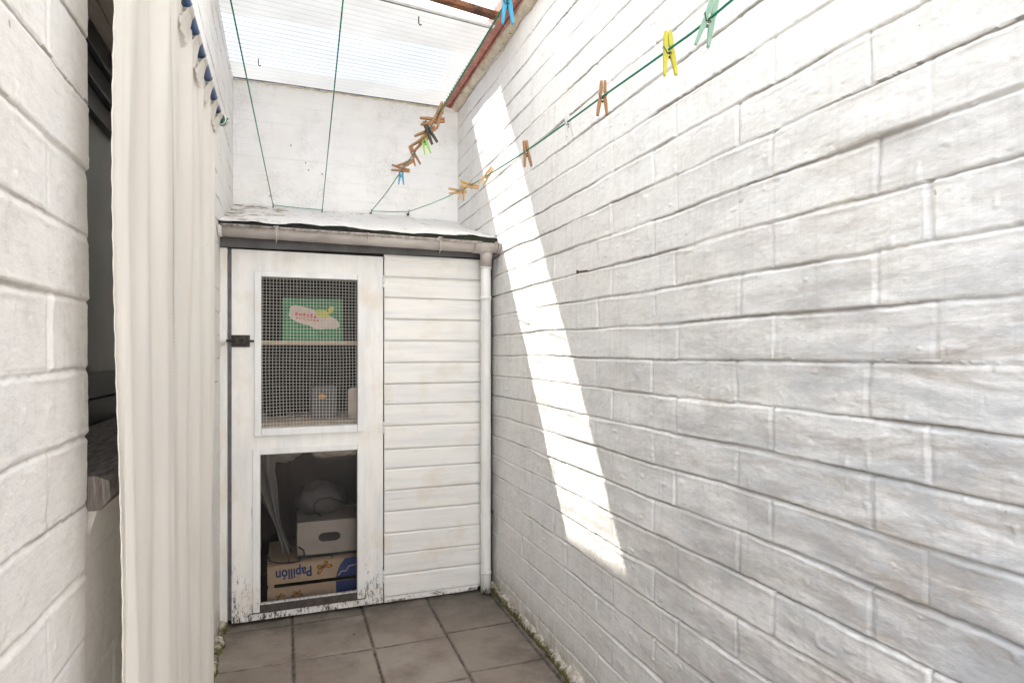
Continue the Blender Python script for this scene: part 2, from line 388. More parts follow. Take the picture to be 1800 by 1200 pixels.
def brick_field(U, V, c, z0, je, jo, pitch, depth=1.0, seed=0, wob=1.0, lump=1.0):
    """height of painted brickwork out of its plane at (U along, V up); also a crack mask"""
    Vw = V + wob * (.0045 * fbm(U * 1.6, V * 1.6, 3, seed) + .0016 * fbm(U * 9, V * 9, 2, seed + 5))
    Vw = Vw + .0008 * vn(U * 75, V * 22, seed + 40) + .0004 * vn(U * 160, V * 40, seed + 41)
    n = np.floor((z0 - Vw) / c).astype(int); sd = (z0 - Vw) - n * c        # distance below the joint line above
    base = np.where(n % 2 == 0, je, jo)
    Uw = U + .004 * fbm(U * 7, V * 7, 2, seed + 8) + .007 * _lat[(n * 7 + seed) & 255, 3] * np.where(n % 3 == 0, -1, 1)
    k = np.floor((Uw - base) / pitch).astype(int); du = (Uw - base) - k * pitch; du = np.minimum(du, pitch - du)
    # half bricks / a headers course now and then is left out: the bond is a plain running one
    brick = _lat[(n * 13 + 5 * seed) & 255, (k * 29 + 7) & 255] * 2 - 1
    brick2 = _lat[(n * 31 + 9) & 255, (k * 17 + 3 + seed) & 255] * 2 - 1
    h = .0016 * brick + .0013 * brick2 * (sd / c - .5)
    dv = .55 + .45 * vn(U * 3.1, n * 3.7, seed + 2) + .25 * vn(U * 11, n * 2.3, seed + 4); dv = np.clip(dv, .12, 1.2)
    wj = .0085 + .0045 * vn(U * 5, n * 1.3, seed + 1)
    # bed joint: undercut right below the brick above, sloping out to the brick below
    prof = sm(sd, -.0005, .0022) * 0 + np.where(sd < .0025, sm(sd, 0, .0018), 1 - sm(sd, .0025, 1) * 0)
    bed = prof * (1 - sm(sd, .003, .003 + wj))
    lip = np.exp(-((c - sd) / .006) ** 2) * .0012 * (.6 + .4 * brick)
    round_ = -np.exp(-((c - sd) / .0022) ** 2) * .0018
    h = h - .0096 * depth * dv * bed + lip + round_
    ridge = np.exp(-((sd - .004 - wj) / .004) ** 2) * .0013 * (.5 + vn(U * 14, n * 5.1, seed + 6))
    h = h + ridge
    pv = np.clip(.5 + .6 * vn(k * 3.3, n * 2.9, seed + 7) + .3 * vn(U * 3, V * 25, seed + 3), .05, 1)
    vj = np.exp(-(du / .0052) ** 2)
    h = h - .0066 * depth * pv * vj * sm(sd, 0, .004)
    h = h + .0010 * np.exp(-((du - .011) / .004) ** 2) * pv
    # uneven trowelled/painted surface
    h = h + lump * (.0018 * fbm(U * 7, V * 9, 3, seed + 9) + .00065 * fbm(U * 38, V * 38, 3, seed + 12) + .00028 * fbm(U * 110, V * 160, 2, seed + 15))
    b = vn(U * 42, V * 42, seed + 20); h = h + lump * .0022 * sm(b, .80, .98)
    pit = vn(U * 55, V * 55, seed + 24); h = h - lump * .0012 * sm(pit, .85, .98)
    thin = np.clip(.5 + .8 * fbm(U * 4.3, n * 7.7, 3, seed + 30), 0, 1)
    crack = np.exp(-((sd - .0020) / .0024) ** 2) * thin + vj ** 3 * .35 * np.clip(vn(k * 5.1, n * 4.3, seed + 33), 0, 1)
    return h, crack

def grid_mesh(name, us, vs, place, field, mat, parent=None, keep=None):
    U, V = np.meshgrid(us, vs, indexing='ij'); fr = field(U, V); h, cr = fr[0], fr[1]
    P = place(U, V, h).reshape(-1, 3).astype(np.float32)
    nu, nv = len(us), len(vs)
    idx = np.arange(nu * nv).reshape(nu, nv)
    q = np.stack([idx[:-1, :-1], idx[1:, :-1], idx[1:, 1:], idx[:-1, 1:]], -1).reshape(-1, 4)
    if keep is not None:
        uc = (U[:-1, :-1] + U[1:, 1:]) / 2; vc = (V[:-1, :-1] + V[1:, 1:]) / 2
        q = q[keep(uc, vc).reshape(-1)]
    me = bpy.data.meshes.new(name); me.vertices.add(len(P)); me.vertices.foreach_set('co', P.ravel())
    me.loops.add(q.size); me.loops.foreach_set('vertex_index', q.ravel().astype(np.int32))
    me.polygons.add(len(q)); me.polygons.foreach_set('loop_start', np.arange(0, q.size, 4, dtype=np.int32))
    me.polygons.foreach_set('use_smooth', np.ones(len(q), dtype=bool))
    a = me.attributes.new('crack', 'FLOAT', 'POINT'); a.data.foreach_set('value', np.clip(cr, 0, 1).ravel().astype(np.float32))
    if len(fr) > 2: a = me.attributes.new('tone', 'FLOAT', 'POINT'); a.data.foreach_set('value', fr[2].ravel().astype(np.float32))
    me.update(); me.validate()
    return link(name, me, mat, parent)

def geo_steps(a, b, s0, k):
    out = [a]
    while out[-1] < b: out.append(out[-1] + s0 + k * max(0, out[-1] - a))
    out[-1] = b; return np.array(out)

# ---------------------------------------------------------------- ground and tiled floor
g = MB(); g.box(-60, 60, -60, 60, -.3, -.03); tag(g.build('ground', M['ground']), kind='structure')
def s_gap(U, V): return np.clip(.75 + .35 * vn(U * 60, V * 60, 9), 0, 1)
def tile_field(U, V):
    # U = x, V = y
    jx = .0225; px_ = .3145
    k = np.floor((U - jx) / px_).astype(int); off = np.where(k <= 0, 0, np.where(k == 1, -.003, .03)) - np.where(k < 0, .0, 0)
    dx = np.abs((U - jx) - np.round((U - jx) / px_) * px_)
    y0 = 2.92 + off; m = np.floor((V - y0) / .349).astype(int)
    dy = np.abs((V - y0) - np.round((V - y0) / .349) * .349)
    dy = np.where((V > 2.80) & (k >= 1), 1, dy)
    d = np.minimum(dx + .0014 * vn(U * 40, V * 40, 2), dy + .0014 * vn(U * 40, V * 40, 4))
    gap = 1 - sm(d, .0035, .0075)
    tilt = (_lat[(k * 7) & 255, (m * 5) & 255] - .5) * .012 * ((U - jx) / px_ - k - .5) + (_lat[(k * 3 + 9) & 255, (m * 11) & 255] - .5) * .003
    h = -.006 * gap + tilt + .0007 * fbm(U * 9, V * 9, 3, 5)
    return h, gap * s_gap(U, V), _lat[(k * 37 + 3) & 255, (m * 53 + 8) & 255]
tag(grid_mesh('floor', np.arange(-.30, 1.012, .004), np.arange(-2.6, 3.06, .004), lambda U, V, h: np.stack([U, V, h - .004 * 0], -1), tile_field, M['tiles']), kind='structure')

# ---------------------------------------------------------------- right brick wall
CY = .1009
def field_r(U, V):
    h, cr = brick_field(U, V, CY, 1.2100, .815, .705, .3525, 1.0, 1)
    # the swollen brick high up near the yard entrance, with a sharp lower left lip
    e = ((U - .80) * .93 + (V - 1.625) * .3) / .085; f = ((V - 1.598) - .12 * (U - .80)) / .032
    h = h + .010 * np.exp(-(e ** 2)) * sm(f, .1, .9) * (1 - sm(f, .9, 2.6)) - .004 * np.exp(-e ** 2 - (f + .3) ** 2)
    return h, cr
rw = empty('brick_wall', (1, 1.2, 0)); tag(rw, 'long white painted brick wall on the right with a slanting strip of sunlight', 'wall')
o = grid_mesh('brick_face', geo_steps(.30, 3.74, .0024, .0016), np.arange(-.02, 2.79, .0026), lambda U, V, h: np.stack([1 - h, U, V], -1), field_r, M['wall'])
o.parent = rw; o.data.transform(Matrix.Translation((-1, -1.2, 0)))
o.data.flip_normals()
m = MB(); m.box(.99, 1.22, -2.6, .2999, -.02, 2.79); m.build('unseen_dim_brick', M['dim_brick'], rw)  # unseen stretch, darkened to cut the light it bounces forward
m = MB(); m.box(1.03, 1.22, .30, 3.74, -.02, 2.785)
m.build('wall_core', M['wall_left'], rw)

# ---------------------------------------------------------------- left brick wall with the window opening
WY0, WY1, WZ0, WZ1 = 1.095, 2.25, .995, 2.01
def field_l(U, V):
    h, cr = brick_field(U, V, .0985, 1.303, .915, .735, .36, .42, 5, 1.0, .6)
    # rounded quoin at the near side of the opening
    below = sm(V, 1.0, .93)
    d = WY0 - U
    r = .022
    e = np.clip(1 - d / r, 0, 1)
    near = (U <= WY0 + .02) & (U > WY0 - r)
    n = (1.303 - V) / .0985; jn = np.exp(-(((n - np.floor(n)) * .0985 - .006) / .008) ** 2)
    rec = r * (1 - np.sqrt(np.clip(1 - e ** 2, 0, 1))) + jn * .004 * e
    h = h - np.where(U < WY0 + .03, rec, 0) * (1 - below) - .013 * below * sm(U, WY0 - .035, WY0 + .01) * (1 - sm(U, WY1 - .03, WY1 + .1))
    soft = sm(U, WY0 - .07, WY0)
    return h, cr * (1 - .8 * below)
def keep_l(u, v): return ~((u > WY0) & (u < WY1) & (v > WZ0) & (v < WZ1))
lw = empty('brick_wall', (-.28, 1.2, 0)); tag(lw, 'white painted brick wall on the left with a window opening behind the curtain', 'wall')
us = np.concatenate([geo_steps(.45, WY0, .0022, .0), geo_steps(WY0, 3.74, .004, .002)[1:]])
vs = np.arange(-.02, 2.74, .0028)
vs[np.argmin(abs(vs - WZ0))] = WZ0; vs[np.argmin(abs(vs - WZ1))] = WZ1
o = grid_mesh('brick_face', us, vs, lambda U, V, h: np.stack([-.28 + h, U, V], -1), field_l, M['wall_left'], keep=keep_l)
o.parent = lw; o.data.transform(Matrix.Translation((.28, -1.2, 0)))
m = MB()
m.box(-.50, -.281, -2.6, .449, -.02, .95); m.box(-.50, -.281, -.15, .449, .951, 2.74); m.box(-.50, -.303, .45, WY0, -.02, 2.735); m.box(-.50, -.30, WY1, 3.74, -.02, 2.735)  # unseen near end kept low to let extra daylight in
m.box(-.50, -.31, WY0, WY1, -.02, .985); m.box(-.50, -.30, WY0, WY1, 2.03, 2.735)
m.build('wall_core', M['wall_left'], lw)

# window in the left wall
wi = empty('window', (-.46, 1.65, 1.0)); tag(wi, 'dark framed window half hidden behind the long cream curtain', 'window')
m = MB()
for (a, b, x) in ((1.047, 1.105, -.455), (1.106, 1.172, -.468), (1.845, 1.90, -.466), (1.901, 1.955, -.450), (1.956, 2.009, -.435)):
    m.box(-.52, x, WY0 + .003, WY1 - .003, a, b, .004)
m.box(-.52, -.462, WY0 + .003, WY0 + .07, 1.173, 1.844, .004); m.box(-.52, -.462, WY1 - .07, WY1 - .003, 1.173, 1.844, .004)
m.build('window_frame', M['frame'], wi)
m = MB(); m.box(-.490, -.486, WY0 + .07, WY1 - .07, 1.172, 1.845); m.build('glass', M['glass'], wi)
m = MB()
for i in range(4): m.box(-.435 + i * .037, -.400 + i * .037, WY0 + .002, WY1 - .002, 2.010, 2.026, .003)
m.build('soffit', M['soffit'], wi)
m = MB(); m.poly([(-.50, 1.046), (-.276, 1.038), (-.258, 1.030), (-.256, 1.004), (-.270, .985), (-.50, .985)], WY0 + .004, WY1 - .01)
m.build('window_sill', M['sill'], wi)
m = MB()   # the dim room behind the glass
for a in ((-2.6, -2.55, .2, 3.4, .1, 2.6), (-2.6, -.55, .2, .25, .1, 2.6), (-2.6, -.55, 3.35, 3.4, .1, 2.6), (-2.6, -.52, .2, 3.4, .05, .1), (-2.6, -.52, .2, 3.4, 2.6, 2.65),
          (-.55, -.51, .2, WY0, .1, 2.6), (-.55, -.51, WY1, 3.4, .1, 2.6), (-.55, -.51, WY0, WY1, .1, .99), (-.55, -.51, WY0, WY1, 2.03, 2.6)): m.box(*a)
tag(m.build('room', M['room']), kind='structure')

# ---------------------------------------------------------------- back wall
def field_b(U, V):
    h, cr = brick_field(U, V, .1009, 1.21, .1, .27, .35, .12, 9, 1.0, .9)
    h = h + .004 * fbm(U * 3, V * 2, 3, 3) - .010 * (1 - sm(U, -.28, -.22)) * 0
    return h, cr * .12
bw = empty('rendered_wall', (.36, 3.7, 0)); tag(bw, 'bluish white rendered wall at the end of the yard, above the shed roof', 'wall')
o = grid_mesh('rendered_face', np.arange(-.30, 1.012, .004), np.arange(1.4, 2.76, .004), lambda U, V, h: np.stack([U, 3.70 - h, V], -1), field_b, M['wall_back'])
o.parent = bw; o.data.transform(Matrix.Translation((-.36, -3.7, 0)))
m = MB(); m.box(-.5, 1.22, 3.742, 3.95, -.02, 2.735); m.box(-.279, .999, 3.715, 3.742, -.02, 1.41); m.build('wall_core', M['wall_left'], bw)
m = MB()
for (x, z) in ((.10, 2.31), (.115, 2.27), (.19, 2.255), (.02, 2.4)): m.box(x - .003, x + .003, 3.69, 3.705, z - .003, z + .003, .001)
m.build('nail_hole', M['gap'], bw)
# ragged brown seam and white mortar where the roof sheet meets the wall
m = MB(); pts = [(-.29 + i * .02, 3.688 + .004 * random.random(), 2.730 + .005 * random.random()) for i in range(60)]
m.tube(pts, [.003 + .004 * random.random() for _ in pts], 7); m.build('mortar_bead', M['mortar'], bw)

# house wall that closes the yard behind the camera
m = MB(); m.box(-.5, 1.22, -2.85, -2.605, -.02, 2.2); tag(m.build('house_wall', M['wall_left']), 'white wall closing the near end of the yard behind the viewer', 'wall')

# ---------------------------------------------------------------- corrugated roof sheets, planks, beam
def corr(name, x0, x1, y0, y1, z, pitch, amp, mat, skew=0.0, slope=0.0, far=0.0):
    us = np.linspace(x0, x1, 40); vs = np.arange(y0, y1, pitch / 8)
    U, V = np.meshgrid(us, vs, indexing='ij')
    Yy = V + skew * (x1 - U) * np.clip((y1 - V) / (y1 - y0), 0, 1) * -1 - far * (x1 - U) * np.clip((V - y1 + .6) / .6, 0, 1)
    Z = z + amp * np.sin(V / pitch * 2 * math.pi) + .004 * np.sin(U * 5) * 0 + slope * (V - y0)
    P = np.stack([U, Yy, Z], -1).reshape(-1, 3).astype(np.float32); nu, nv = len(us), len(vs)
    idx = np.arange(nu * nv).reshape(nu, nv); q = np.stack([idx[:-1, :-1], idx[1:, :-1], idx[1:, 1:], idx[:-1, 1:]], -1).reshape(-1, 4)
    me = bpy.data.meshes.new(name); me.from_pydata(P.tolist(), [], q.tolist())
    for p in me.polygons: p.use_smooth = True
    return link(name, me, mat)
r1 = corr('roof_sheet', -.335, .900, 2.69, 3.70, 2.742, .040, .0065, M['sheet'], skew=.11)
tag(r1, 'ribbed translucent roof sheet meeting the back wall above the clotheslines', 'roof sheet')
m = MB(); m.b.clear()
T = Matrix.Translation((.88, 2.68, 0)) @ Matrix.Rotation(.115, 4, 'Z') @ Matrix.Translation((-.88, -2.68, 0))
m.box(-.33, .90, 2.672, 2.690, 2.728, 2.740, .002, T); m.build('edge_strip', M['trim_h'], r1)
for (x, y) in ((.56, 2.74), (-.14, 3.42)):
    m = MB(); m.tube([(x, y, 2.745), (x, y, 2.715), (x + .006, y - .004, 2.705), (x + .012, y, 2.712)], .0028, 6)
    m.build('screw_hook', M['rust'], r1)
r2 = corr('roof_sheet', -.335, 1.0, -.55, 2.775, 2.80, .040, .0065, M['sheet2'], far=.11)
tag(r2, 'second ribbed translucent roof sheet, above the rusty beam at the top edge', 'roof sheet')
m = MB(); T2 = Matrix.Translation((.88, 2.60, 0)) @ Matrix.Rotation(.16, 4, 'Z') @ Matrix.Translation((-.88, -2.60, 0))
m.box(-.33, .89, 2.578, 2.616, 2.722, 2.750, .008, T2); 
tag(m.build('rusty_beam', M['rustbeam']), 'thin rusty brown beam crossing below the roof sheets at the top edge', 'beam')
m = MB(); m.box(.892, .944, -1.4, 3.735, 2.749, 2.93, .003); m.box(.9445, .9655, -1.4, 3.735, 2.744, 2.92, .003)
pk = m.build('roof_plank', M['redplank']); tag(pk, 'flaking reddish brown plank running along the top of the right wall', 'plank')
m = MB(); m.box(.9445, .9475, -1.4, 3.69, 2.7405, 2.7435); m.build('gap_strip', M['gap'], pk)
def bead(name, path_y, cx, cz, rad, mat, seed, amp=.25, seg=9, flat=1.0):
    """rough lump of mortar along y"""
    V, A = np.meshgrid(path_y, np.linspace(0, 2 * math.pi, seg, endpoint=False), indexing='ij')
    rr = rad * (1 + amp * fbm(V * 9, A * 1.3 * 0 + V * 3, 3, seed) + amp * .6 * fbm(V * 45, A * 2.5, 3, seed + 3))
    X = cx + rr * np.cos(A); Z = cz + rr * np.sin(A) * flat
    P = np.stack([X, V, Z], -1).reshape(-1, 3); n = len(path_y); f = []
    for i in range(n - 1):
        for k in range(seg): f.append((i * seg + k, i * seg + (k + 1) % seg, (i + 1) * seg + (k + 1) % seg, (i + 1) * seg + k))
    me = bpy.data.meshes.new(name); me.from_pydata(P.tolist(), [], f); me.update()
    for p in me.polygons: p.use_smooth = True
    return link(name, me, mat)
b = bead('mortar_band', np.arange(.3, 3.705, .012), .988, 2.752, .028, M['mortar'], 41, .22, 12)
b.parent = rw; b.data.transform(Matrix.Translation((-1, -1.2, 0)))

# flaking fillets at the foot of the walls
b = bead('mortar_fillet', np.arange(.3, 3.0, .004), .998, .006, .024, M['fillet'], 51, .40, 16, 1.5)
b.parent = rw; b.data.transform(Matrix.Translation((-1, -1.2, 0)))
b = bead('mortar_fillet', np.arange(1.0, 3.0, .005), -.272, .004, .020, M['fillet'], 57, .40, 14, 1.2)
b.parent = lw; b.data.transform(Matrix.Translation((.28, -1.2, 0)))

# ---------------------------------------------------------------- the shed
sh = empty('shed', (.36, 3.0, 0)); tag(sh, 'white painted lean-to shed with a mesh and glass door at the yard end', 'shed')
F = 3.0
def jitter_box(m, x0, x1, y0, y1, z0, z1, bev, j=.0018):
    n0 = len(m.b.verts); m.box(x0, x1, y0, y1, z0, z1, bev)
    m.b.verts.ensure_lookup_table()
m = MB(); m.box(-.283, -.250, F - .012, F + .04, .015, 1.690, .003); m.build('side_post', M['post'], sh)
m = MB(); m.box(-.249, -.2345, F + .012, F + .03, .02, 1.69, .001); m.build('metal_angle', M['greybar'], sh)
m = MB(); m.poly([(-.279, 1.692), (.985, 1.707), (.985, 1.765), (-.279, 1.765)], F - .022, F - .002); m.build('fascia', M['fascia'], sh)
m = MB(); m.box(-.278, .99, F + .03, F + .05, 1.60, 1.77); m.box(.975, .998, F + .02, F + .05, .02, 1.70); m.build('dark_gap', M['gap'], sh)
m = MB(); m.box(.980, .995, F - .005, F + .018, .02, 1.70, .002)  # dark strip in the gap between the boarding and the right wall
m.build('end_strip', M['darkwood'], sh)
# dark lining added to make the inside of the shed shady
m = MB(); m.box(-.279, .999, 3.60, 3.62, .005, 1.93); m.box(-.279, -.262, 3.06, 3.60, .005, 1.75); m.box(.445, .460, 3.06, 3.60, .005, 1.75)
m.build('shade_lining', M['interior'], sh)
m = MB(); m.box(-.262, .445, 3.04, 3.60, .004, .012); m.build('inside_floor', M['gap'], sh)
m = MB(); m.box(-.262, .445, 3.10, 3.58, 1.262, 1.280, .002); m.build('shelf', M['shelf'], sh)
m = MB(); m.box(-.262, .445, 3.09, 3.58, .872, .892, .002); m.build('shelf', M['shelf'], sh)
# door: frame with two openings
def frame_mesh(m, X, Z, holes, y0, y1):
    """flat board X x Z with rectangular holes, built from butted stiles and rails in one mesh"""
    xs = sorted({X[0], X[1], *[h[0] for h in holes], *[h[1] for h in holes]}); zs = sorted({Z[0], Z[1], *[h[2] for h in holes], *[h[3] for h in holes]})
    solid = lambda i, k: not any(h[0] <= (xs[i] + xs[i + 1]) / 2 <= h[1] and h[2] <= (zs[k] + zs[k + 1]) / 2 <= h[3] for h in holes)
    V = {}
    def v(i, k, y):
        if (i, k, y) not in V: V[(i, k, y)] = m.b.verts.new((xs[i], y, zs[k]))
        return V[(i, k, y)]
    for i in range(len(xs) - 1):
        for k in range(len(zs) - 1):
            if not solid(i, k): continue
            m.b.faces.new((v(i, k, y0), v(i + 1, k, y0), v(i + 1, k + 1, y0), v(i, k + 1, y0)))
            m.b.faces.new((v(i, k, y1), v(i, k + 1, y1), v(i + 1, k + 1, y1), v(i + 1, k, y1)))
            for (a, b_, di, dk) in (((i, k), (i, k + 1), -1, 0), ((i + 1, k), (i + 1, k + 1), 1, 0), ((i, k), (i + 1, k), 0, -1), ((i, k + 1), (i + 1, k + 1), 0, 1)):
                ii, kk = i + di, k + dk
                if ii < 0 or kk < 0 or ii >= len(xs) - 1 or kk >= len(zs) - 1 or not solid(ii, kk):
                    m.b.faces.new((v(*a, y0), v(*a, y1), v(*b_, y1), v(*b_, y0)))
HU = (-.111, .316, .880, 1.568); HL = (-.114, .315, .080, .762)
m = MB(); frame_mesh(m, (-.2325, .436), (.014, 1.686), [HU, HL], F - .016, F + .022)
dr = m.build('door', M['door'], sh)
bv = dr.modifiers.new('bevel', 'BEVEL'); bv.width = .0035; bv.segments = 2; bv.limit_method = 'ANGLE'
def trim(name, outer, inner, y0, y1, mat, bottom=True):
    m = MB(); ox0, ox1, oz0, oz1 = outer; ix0, ix1, iz0, iz1 = inner
    m.box(ox0, ix0, y0, y1, oz0, oz1 - .0005, .0025); m.box(ix1, ox1, y0, y1, oz0, oz1, .0025)
    m.box(ix0 + .0006, ix1 - .0006, y0 + .0008, y1, iz1, oz1, .0025)
    if bottom: m.box(ix0 + .0006, ix1 - .0006, y0 + .0008, y1, oz0, iz0, .0025)
    return m.build(name, mat, dr)
trim('upper_trim', (-.138, .342, .846, 1.594), (-.109, .315, .880, 1.567), F - .028, F - .0162, M['trim'])
trim('lower_trim', (-.146, .350, .052, .790), (-.116, .314, .082, .762), F - .027, F - .0162, M['trim'], bottom=False)
m = MB(); m.box(-.148, .352, F - .024, F - .0163, .046, .082, .002); m.build('bottom_bead', M['darkwood'], dr)
# wire mesh, slightly sagging
m = MB(); nx, nz = 29, 46
def wob(x, z): return .0030 * math.sin(z * 14 + x * 9) * math.sin(math.pi * (x + .11) / .427) + .0025 * math.sin(x * 31 + z * 3)
for i in range(nx):
    x = -.109 + .4245 * (i + .35) / nx
    m.tube([(x + .0022 * math.sin(z * 9 + i * .15) * (1 if z < 1.25 else .4), F - .010 + wob(x, z), z) for z in np.linspace(.878, 1.569, 14)], .00085, 4, False)
for k in range(nz):
    z = .880 + .688 * (k + .4) / nz
    m.tube([(x, F - .0115 + wob(x, z), z + .0022 * math.sin(x * 14 + k * .12) * (1 if z < 1.2 else .3)) for x in np.linspace(-.112, .318, 12)], .00085, 4, False)
m.build('wire_mesh', M['wire'], dr)
m = MB(); m.box(-.118, .319, F + .004, F + .007, .078, .766); m.build('glass_pane', M['pane'], dr)
# bolt
m = MB(); m.box(-.233, -.157, F - .0215, F - .0163, 1.248, 1.302, .002)
for (x, z) in ((-.222, 1.293), (-.17, 1.293), (-.222, 1.257), (-.17, 1.257)): m.box(x - .005, x + .005, F - .024, F - .0205, z - .004, z + .004, .0015)
m.box(-.215, -.200, F - .034, F - .021, 1.262, 1.290, .002); m.box(-.185, -.170, F - .034, F - .021, 1.262, 1.290, .002)
m.tube([(-.262, F - .028, 1.275), (-.140, F - .028, 1.275)], .0052, 10); m.tube([(-.192, F - .028, 1.275), (-.192, F - .045, 1.283)], .004, 8)
m.build('bolt', M['black'], dr)
m = MB(); m.tube([(-.270, F - .012, 1.274), (-.270, F - .032, 1.274)], .013, 12); m.tube([(-.286, F - .03, 1.274), (-.254, F - .03, 1.274)], [.006, .009], 10)
m.box(-.272, -.262, F - .02, F - .012, 1.252, 1.262, .002); m.build('bolt_keep', M['pipe'], sh)
for z in (1.565, .86, .14):
    m = MB()
    for q in range(3): m.tube([(.4375, F - .021, z - .03 + q * .02), (.4375, F - .021, z - .0105 + q * .02)], .0045, 8)
    m.box(.415, .436, F - .0195, F - .0162, z - .028, z + .028, .001)
    for q in (-.018, 0, .018): m.tube([(.424, F - .019, z + q), (.424, F - .0215, z + q)], .0032, 6)
    m.build('hinge', M['trim'], dr)
# boarded panel: tongue and groove boards
zs = [1.700, 1.601, 1.497, 1.392, 1.286, 1.180, 1.074, .971, .865, .759, .659, .553, .449, .342, .242, .139, .034, -.01]
zs = [1.690, 1.594, 1.492, 1.388, 1.283, 1.178, 1.075, .973, .868, .755, .661, .557, .455, .348, .246, .145, .038]
m = MB()
for k in range(len(zs) - 1):
    t, b_ = zs[k], zs[k + 1]; o = .0012 * math.sin(k * 2.3)
    pr = [(.0, b_), (-.012 + o, b_ + .0005), (-.0135 + o, b_ + .004), (-.0135 + o, t - .013), (-.009 + o, t - .007), (-.002 + o, t - .0035), (0, t - .0035)]
    A = [m.b.verts.new((.4425, F + p[0], p[1] + .0015 * math.sin(k))) for p in pr]; B = [m.b.verts.new((.975, F + p[0], p[1] - .0015 * math.sin(k * 1.7))) for p in pr]
    m.b.faces.new(A); m.b.faces.new(B[::-1])
    for i in range(len(pr)): m.b.faces.new((A[i], B[i], B[(i + 1) % len(pr)], A[(i + 1) % len(pr)]))
m.box(.4425, .975, F + .0005, F + .012, .02, 1.70)
m.build('boarding', M['board'], sh)
m = MB(); m.box(.4425, .915, F - .012, F - .0005, .010, .036, .003); m.build('base_strip', M['board'], sh)
m = MB(); m.box(.4425, .93, F - .0165, F - .001, 1.6705, 1.6905, .002); m.build('board_trim', M['board'], sh)
# roof
m = MB()
n = 60
def ridge_z(x, t): return (1.803 + .225 * t) + .004 * math.sin(x * 9 + t * 3) + .003 * math.sin(x * 31)
rows = []
for j in range(25):
    t = j / 24; rows.append([m.b.verts.new((-.279 + 1.278 * i / n, 2.925 + .77 * t + .003 * math.sin(i * 1.7) * (j == 0), ridge_z(-.279 + 1.278 * i / n, t) + (.014 * max(0, (t - .8) / .2) ** 2) + random.uniform(-.0015, .0015))) for i in range(n + 1)])
for j in range(24):
    for i in range(n):
        f = m.b.faces.new((rows[j][i], rows[j][i + 1], rows[j + 1][i + 1], rows[j + 1][i])); f.smooth = True
ro = m.build('roof', M['shedroof'], sh)
m = MB(); low = []
for i in range(n + 1):
    x = -.279 + 1.278 * i / n; z = ridge_z(x, 0)
    low.append([m.b.verts.new((x, 2.929, z - .0045 - .0025 * math.sin(i * 1.3))), m.b.verts.new((x, 2.933, z - .036)), m.b.verts.new((x, 3.05, z - .030))])
for i in range(n):
    for q in range(2): m.b.faces.new((low[i][q], low[i + 1][q], low[i + 1][q + 1], low[i][q + 1]))
m.build('felt_edge', M['felt'], ro)
m = MB(); m.box(-.279, .999, 2.985, 3.68, 1.74, 1.765); m.build('roof_deck', M['gap'], ro)
# gutter: half round with rolled lip
def gutter(m, x0, x1, yc, z0, z1, r, th=.004, lip=True, seg=14):
    A = [[], []]
    for e, (x, zt) in enumerate(((x0, z0), (x1, z1))):
        outer = [(yc - r * math.cos(t), zt - r * math.sin(t)) for t in [math.pi * k / seg for k in range(seg + 1)]]
        inner = [(yc - (r - th) * math.cos(t), zt - (r - th) * math.sin(t)) for t in [math.pi * k / seg for k in range(seg, -1, -1)]]
        A[e] = [m.b.verts.new((x, p[0], p[1])) for p in outer + inner]
    N = len(A[0])
    for i in range(N):
        f = m.b.faces.new((A[0][i], A[1][i], A[1][(i + 1) % N], A[0][(i + 1) % N])); f.smooth = True
    m.b.faces.new(A[0]); m.b.faces.new(A[1][::-1])
    if lip: m.tube([(x0, yc - r, z0), (x1, yc - r, z1)], .0065, 8)
GY = 2.902; R0 = .043
m = MB(); gutter(m, -.268, .90, GY, 1.768, 1.762, R0); gt = m.build('gutter', M['gutter'], sh)
m = MB(); gutter(m, -.279, -.262, GY, 1.769, 1.769, R0 + .003, .045, False); m.build('end_cap', M['pipe'], gt)
m = MB(); gutter(m, .865, .965, GY, 1.763, 1.762, R0 + .005, .005, False); gutter(m, .985, .999, GY, 1.763, 1.762, R0 + .007, .05, False)
gutter(m, .9655, .9845, GY, 1.763, 1.762, R0 + .001, .005)
m.tube([(.937, GY + .008, 1.735), (.937, GY + .014, 1.70), (.937, GY + .020, 1.655)], [.036, .030, .028], 18); m.build('outlet', M['gutter'], gt)
for x in (-.045, .69):
    m = MB(); 
    gutter(m, x - .010, x + .010, GY, 1.770, 1.770, R0 + .0035, .003); m.tube([(x, GY - R0 - .004, 1.768), (x + .001, GY - R0 - .003, 1.722), (x + .001, GY - R0 + .03, 1.706)], .003, 6)
    m.box(x - .009, x + .009, GY - R0 - .006, GY + .02, 1.770, 1.776, .001); m.build('gutter_bracket', M['gutter'], gt)
m = MB(); gutter(m, .345, .352, GY, 1.767, 1.767, R0 + .002, .003); m.build('joint', M['gutter'], gt)
# downpipe
m = MB(); m.tube([(.937, 2.925, 1.665), (.939, 2.927, 1.50), (.941, 2.935, .9), (.943, 2.942, .12), (.943, 2.942, .012)], .0258, 20)
dp = m.build('downpipe', M['post'], sh)
for z in (1.655, 1.500): m = MB(); m.tube([(.938, 2.926, z - .012), (.938, 2.926, z + .006)], .0288, 20); m.build('collar', M['post'], dp)
m = MB()
m.tube([(.943, 2.942, .105), (.943, 2.942, .120)], .0278, 20)
m.build('collar', M['post'], dp)
m = MB(); m.box(.962, .98, 2.93, 2.945, .405, .425, .003); m.build('pipe_clip', M['black'], dp)

